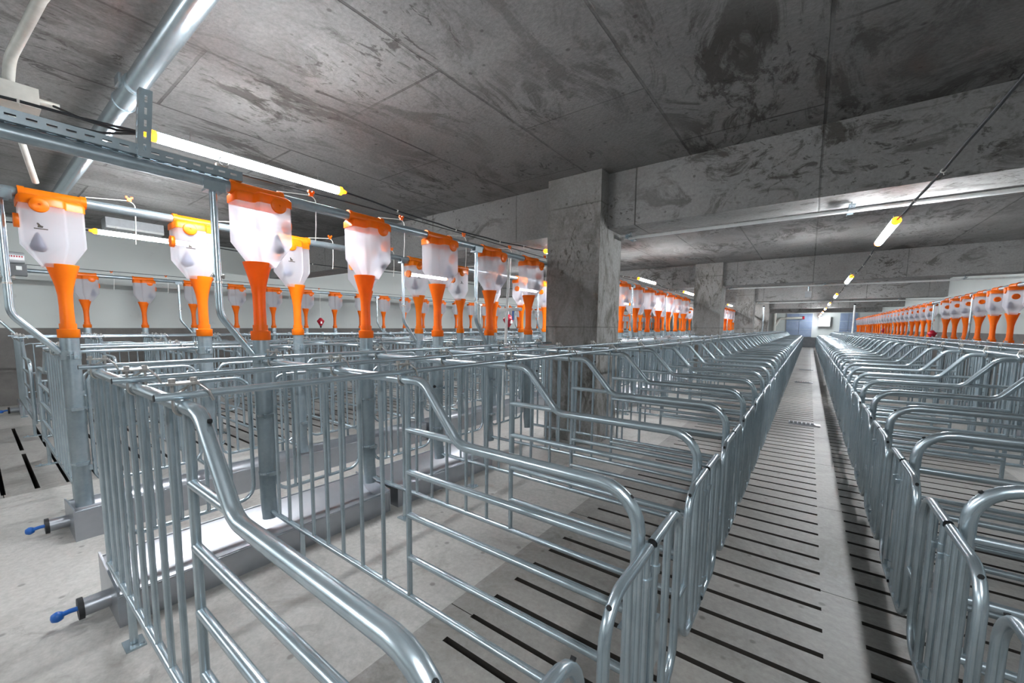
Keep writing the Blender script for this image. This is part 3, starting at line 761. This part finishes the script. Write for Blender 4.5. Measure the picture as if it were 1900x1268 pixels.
cable('pull_wire', pts, 0.004, 'thin black wire strung above the left wall feed pipe')

# ------------------------------------------------------------------ overhead pipes, slotted channels, hangers
def slotted(m, p0, ax, length, up, thick_ax, hgt, th, pitch=0.05, slot=0.028, sh=0.009):
    """flat strip with a row of real slots"""
    p0 = Vector(p0); ax = Vector(ax).normalized(); up = Vector(up).normalized(); n = ax.cross(up)
    rot = Matrix((ax, up, n)).transposed()
    def bxx(a, b, c, d):
        m.box(p0 + ax * ((a + b) / 2) + up * ((c + d) / 2), (b - a, d - c, th), rot)
    lo, hi = (hgt - sh) / 2, (hgt + sh) / 2
    bxx(0, length, 0, lo); bxx(0, length, hi, hgt)
    k = int(length / pitch); off = (length - k * pitch) / 2
    prev = 0.0
    for i in range(k):
        a = off + i * pitch + (pitch - slot) / 2
        bxx(prev, a, lo, hi); prev = a + slot
    bxx(prev, length, lo, hi)
ch = thing('slotted_channel', 'long slotted steel channel clamped above the nearest feed pipe', 'channel', (-2.3, 0, 1.922))
m = MB(); slotted(m, (0.022, -1.2, 0.0), (0, 1, 0), 2.08, (0, 0, 1), None, 0.042, 0.003); obj('web', m.mesh('web', 'galvanised_steel'), ch)
m = MB(); slotted(m, (0.022, -1.2, 0.0), (0, 1, 0), 2.08, (-1, 0, 0), None, 0.042, 0.003); obj('flange', m.mesh('flange', 'galvanised_steel'), ch)
m = MB(); m.box((-0.005, 0.8, 0.052), (0.02, 0.05, 0.02)); m.tube([(0.02, 0.80, 0.05 + 0.02 * 0)] + [(0.02, 0.80 + 0.02 * math.sin(a * PI / 4), 0.07 - 0.02 * math.cos(a * PI / 4)) for a in range(1, 9)], 0.003, 6); obj('eye_bolt', m.mesh('eye_bolt', 'bolt_steel'), ch)
hg = thing('hanger_angle', 'upright slotted steel angle bolted to the channel beside big pipe', 'bracket', (-2.27, 0.50, 1.915))
m = MB(); slotted(m, (0, -0.02, 0), (0.0, 0.08, 1), 0.28, (0, 1, 0), None, 0.042, 0.003); obj('face', m.mesh('face', 'galvanised_steel'), hg)
m = MB(); slotted(m, (0, -0.02, 0), (0.0, 0.08, 1), 0.28, (-1, 0, 0), None, 0.042, 0.003); obj('side', m.mesh('side', 'galvanised_steel'), hg)

mp = thing('main_pipe', 'big galvanised conveying pipe crossing under the ceiling', 'pipe', (0, 0.70, 2.605))
obj('pipe', MB().tube([(0.6, 0, 0), (-9.2, 0, 0.03)], 0.054, 28).mesh('pipe', 'galvanised_steel'), mp)
obj('sleeve', MB().tube([(-3.22, 0, 0.01), (-3.55, 0, 0.01)], 0.059, 28).mesh('sleeve', 'galvanised_steel'), mp)
m = MB()
for x in (-3.24, -3.53): obj('clamp', MB().tube([(x - 0.008, 0, 0.01), (x + 0.008, 0, 0.01)], 0.063, 28).mesh('clamp', 'galvanised_steel'), mp)
obj('clamp_lug', m.box((-3.3, -0.065, 0.03), (0.1, 0.02, 0.05)).mesh('clamp_lug', 'galvanised_steel'), mp)
m = MB(); m.tube([(-3.4, 0, 0.06), (-3.4, 0, CEIL - 2.605)], 0.005, 6).tube([(-6.5, 0, 0.06), (-6.5, 0, CEIL - 2.605)], 0.005, 6); obj('hanger_rods', m.mesh('hanger_rods', 'bolt_steel'), mp)

jb = thing('junction_box', 'cream plastic junction box hanging at the upper left', 'junction box', (-3.05, 0.17, 2.28))
obj('box', MB().box((0, 0, 0), (0.16, 0.22, 0.075)).mesh('box', 'cream_plastic'), jb)
obj('lid', MB().box((0, 0, -0.045), (0.165, 0.225, 0.018)).mesh('lid', 'cream_plastic'), jb)
obj('gland', MB().lathe([(0.014, 0.11), (0.014, 0.18)], 12, (0.03, 0, 0.0), 'Y').mesh('gland', 'cream_plastic'), jb)
cable('conduit_tube', fillet([(-3.05, 0.19, 2.32), (-2.98, 0.20, 2.42), (-2.55, 0.27, 2.52), (-2.05, 0.42, 2.68), (-1.95, 0.45, CEIL)], 0.12, 5), 0.021, 'bent cream conduit rising from junction box to ceiling', 'cream_plastic', cat='conduit')
cable('conduit_tube', [(-3.08, 0.19, 2.24), (-3.32, 0.27, 1.96)], 0.014, 'thin cream conduit dropping from junction box to feed pipe', 'cream_plastic', cat='conduit')
cable('lamp_cable', [(-3.02, 0.32, 2.28), (-2.92, 0.42, 2.22), (-2.80, 0.52, 2.175), (-2.72, 0.60, 2.17)], 0.006, 'short black cable from junction box to brightest lamp')
cable('lamp_cable', [(-2.72, -1.75, 2.16), (-2.74, -0.8, 2.10), (-2.76, 0.0, 2.09), (-2.74, 0.45, 2.12), (-2.72, 0.60, 2.165)], 0.006, 'black cable running in from upper left edge to brightest lamp')

# conduits under the beams
for j, (y, txt) in enumerate(((4.30, 'nearest'), (11.2, 'second'), (18.1, 'third'))):
    t = thing('beam_conduit', 'thin white pipe slung under the %s ceiling beam' % txt, 'pipe', (0, y, 2.13), 0, 'pipes under the beams')
    obj('pipe', MB().tube([(-1.62, 0, 0.02), (3.15, 0, 0.0)], 0.016, 12).mesh('pipe', 'white_plastic'), t)
    for x in (-1.55, 0.2, 2.2):
        m = MB(); slotted(m, (x - 0.02, -0.1, 0.04), (0, 1, -0.12), 0.24, (1, 0, 0), None, 0.042, 0.003)
        m.box((x - 0.02, 0.02, 0.018), (0.003, 0.24, 0.03)); m.box((x, 0.0, 0.06), (0.01, 0.03, 0.05))
        obj('bracket', m.mesh('bracket', 'galvanised_steel'), t)
t = thing('hanging_sensor', 'grey box hung from the pipe over the centre aisle', 'sensor', (-0.07, 11.2, 1.96))
obj('case', MB().box((0, 0, 0), (0.11, 0.08, 0.13)).mesh('case', 'cabinet_grey'), t); obj('yoke', MB().tube([(0, 0, 0.06), (0, 0, 0.18)], 0.012, 8).mesh('yoke', 'galvanised_steel'), t)

# white water stand pipe in the feed passage, hung red valves, motor, air inlet
t = thing('water_pipe', 'white plastic water standpipe between the hoppers left of the column', 'pipe', (-2.95, 4.0, 0))
obj('pipe', MB().tube([(0, -0.06, 0.02), (0, 0.07, 2.05)], 0.017, 12).mesh('pipe', 'white_plastic'), t)
obj('tee', MB().tube([(-0.1, 0.02, 1.42), (0.22, 0.02, 1.42)], 0.02, 12).mesh('tee', 'white_plastic'), t)
obj('valve_lever', MB().box((0.10, 0.02, 1.36), (0.012, 0.02, 0.13)).mesh('valve_lever', 'blue_plastic'), t)
for j, (x, y, z) in enumerate(((-8.35, 4.62, 1.27), (-3.32, 4.57, 1.28), (2.097, 12.62, 1.1), (2.097, 19.77, 1.15))):
    t = thing('red_warning_lamp', 'red plastic cone hung near feeders, %s from left' % ordinal(j + 1), 'warning lamp', (x, y, z), 0, 'red hanging cones')
    obj('shell', MB().lathe([(0.02, -0.075), (0.045, -0.03), (0.075, 0.022), (0.078, 0.036), (0.05, 0.065), (0.02, 0.10)], 14).mesh('shell', 'red_plastic'), t)
    obj('label', MB().box((0.062, -0.02, 0.0), (0.02, 0.03, 0.05)).mesh('label', 'label_white'), t)
    obj('bulb', MB().lathe([(0.006, -0.115), (0.018, -0.105), (0.02, -0.085), (0.012, -0.073)], 10).mesh('bulb', 'black_rubber'), t)
    obj('string', MB().tube([(0, 0, 0.1), (0, 0, (1.8 if x > 0 else 1.89) - z)], 0.003, 6).mesh('string', 'cord_white'), t)
t = thing('feed_motor', 'dark drive motor with red lettered label on left wall feed pipe', 'motor', (-8.35, 0.42, 1.91))
obj('housing', MB().box((0.0, 0, 0.0), (0.16, 0.20, 0.15)).mesh('housing', 'motor_grey'), t)
obj('motor_body', MB().lathe([(0.07, -0.09), (0.075, -0.06), (0.075, 0.06), (0.07, 0.09)], 16, (0, 0, 0.16), 'Y').mesh('motor_body', 'cabinet_grey'), t)
lb = obj('label', MB().box((0.077, 0, 0.155), (0.006, 0.17, 0.06)).mesh('label', 'label_white'), t)
m = MB()
for q in range(7): m.box((0.081, -0.066 + q * 0.022, 0.17), (0.002, 0.014, 0.02))
obj('lettering', m.mesh('lettering', 'red_plastic'), lb)
obj('terminal_box', MB().box((0.085, 0.03, 0.02), (0.03, 0.05, 0.05)).mesh('terminal_box', 'white_plastic'), t)
t = thing('air_inlet', 'pale grey boxy air inlet under ceiling near left wall', 'air inlet', (-8.2, 1.62, CEIL - 0.075))
obj('box', MB().box((0, 0, 0), (0.30, 0.66, 0.15)).mesh('box', 'cabinet_grey'), t)
obj('flap', MB().box((0.155, 0, -0.06), (0.02, 0.64, 0.03)).mesh('flap', 'white_plastic'), t)

# floor drain grates in the aisle
def grate(y, lab, x=0.0):
    t = thing('drain_grate', lab, 'grate', (x, y, 0), 0, 'metal grates in the aisle')
    m = MB()
    for yy in (-0.055, 0.055): m.box((0, yy, 0.006), (0.28, 0.012, 0.012))
    obj('frame', m.box((0.16, 0, 0.007), (0.05, 0.12, 0.014)).mesh('frame', 'stainless'), t)
    bar = MB().box((0, 0, 0.012), (0.012, 0.115, 0.022)).mesh('bar', 'stainless')
    for k in range(7): obj('bar', bar, t, (-0.13 + k * 0.043, 0, 0))
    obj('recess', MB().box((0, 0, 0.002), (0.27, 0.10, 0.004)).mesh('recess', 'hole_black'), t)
grate(6.38, 'nearest barred metal grate in the aisle floor'); grate(11.4, 'second barred metal grate along the aisle floor', -0.05); grate(15.0, 'third barred metal grate along the aisle floor', -0.02)

# ------------------------------------------------------------------ far end
YE = YF - 0.02
def blue(x0, x1, z0, z1, lab):
    t = thing('wall_panel', lab, 'panel', ((x0 + x1) / 2, YE, 0), 0, 'blue panels on the far wall')
    nn = 6
    for c in range(2):
        for r_ in range(3):
            w_, h_ = (x1 - x0) / 2, (z1 - z0) / 3
            obj('sheet', MB().box((-(x1 - x0) / 2 + w_ * (c + 0.5), 0, z0 + h_ * (r_ + 0.5)), (w_ - 0.015, 0.05, h_ - 0.015)).mesh('sheet', 'blue_panel'), t)
blue(-1.25, 0.12, 0.68, 2.2, 'blue grey panelled section of far wall left of control cabinet')
blue(1.47, 2.3, 0.68, 2.2, 'blue grey panelled section of far wall right of control cabinet')
t = thing('control_cabinet', 'grey control cabinet with rows of buttons on far wall', 'cabinet', (0.72, YE - 0.1, 1.66))
obj('body', MB().box((0, 0, 0), (0.60, 0.16, 0.62)).mesh('body', 'cabinet_grey'), t)
dr = obj('door', MB().box((0, -0.09, 0), (0.57, 0.02, 0.59)).mesh('door', 'white_plastic'), t)
for r_ in range(3):
    for c in range(4): obj('button', MB().lathe([(0.02, -0.02), (0.02, 0)], 8, (-0.18 + c * 0.12, -0.10, 0.15 - r_ * 0.12), 'Y').mesh('button', 'red_plastic' if (r_, c) in ((2, 3), (0, 1)) else 'black_rubber'), dr)
t = thing('drain_pipe', 'thick cream plastic pipe with elbow on far wall', 'pipe', (-1.9, YE - 0.15, 0))
obj('riser', MB().tube([(0, 0, 0.2), (0, 0, 2.5)], 0.11, 16).mesh('riser', 'cream_plastic'), t)
obj('branch', MB().tube(fillet([(0.02, 0, 1.35), (0.30, 0, 1.88), (1.55, 0, 1.92)], 0.15, 5), 0.08, 14).mesh('branch', 'cream_plastic'), t)
obj('valve', MB().lathe([(0.10, -0.05), (0.10, 0.05)], 12, (1.55, 0, 1.92), 'X').mesh('valve', 'red_plastic'), t)
for j, (x, lab) in enumerate(((-1.70, 'far grey upright post left of the aisle'), (1.40, 'far white upright post right of the aisle'))):
    t = thing('upright_post', lab, 'post', (x, 22.0, 0)); obj('pole', MB().tube([(0, 0, 0), (0, 0, 2.2)], 0.03, 10).mesh('pole', 'white_plastic' if j else 'galvanised_steel'), t)
    obj('cap', MB().box((0, 0, 2.21), (0.07, 0.07, 0.05)).mesh('cap', 'black_rubber'), t)
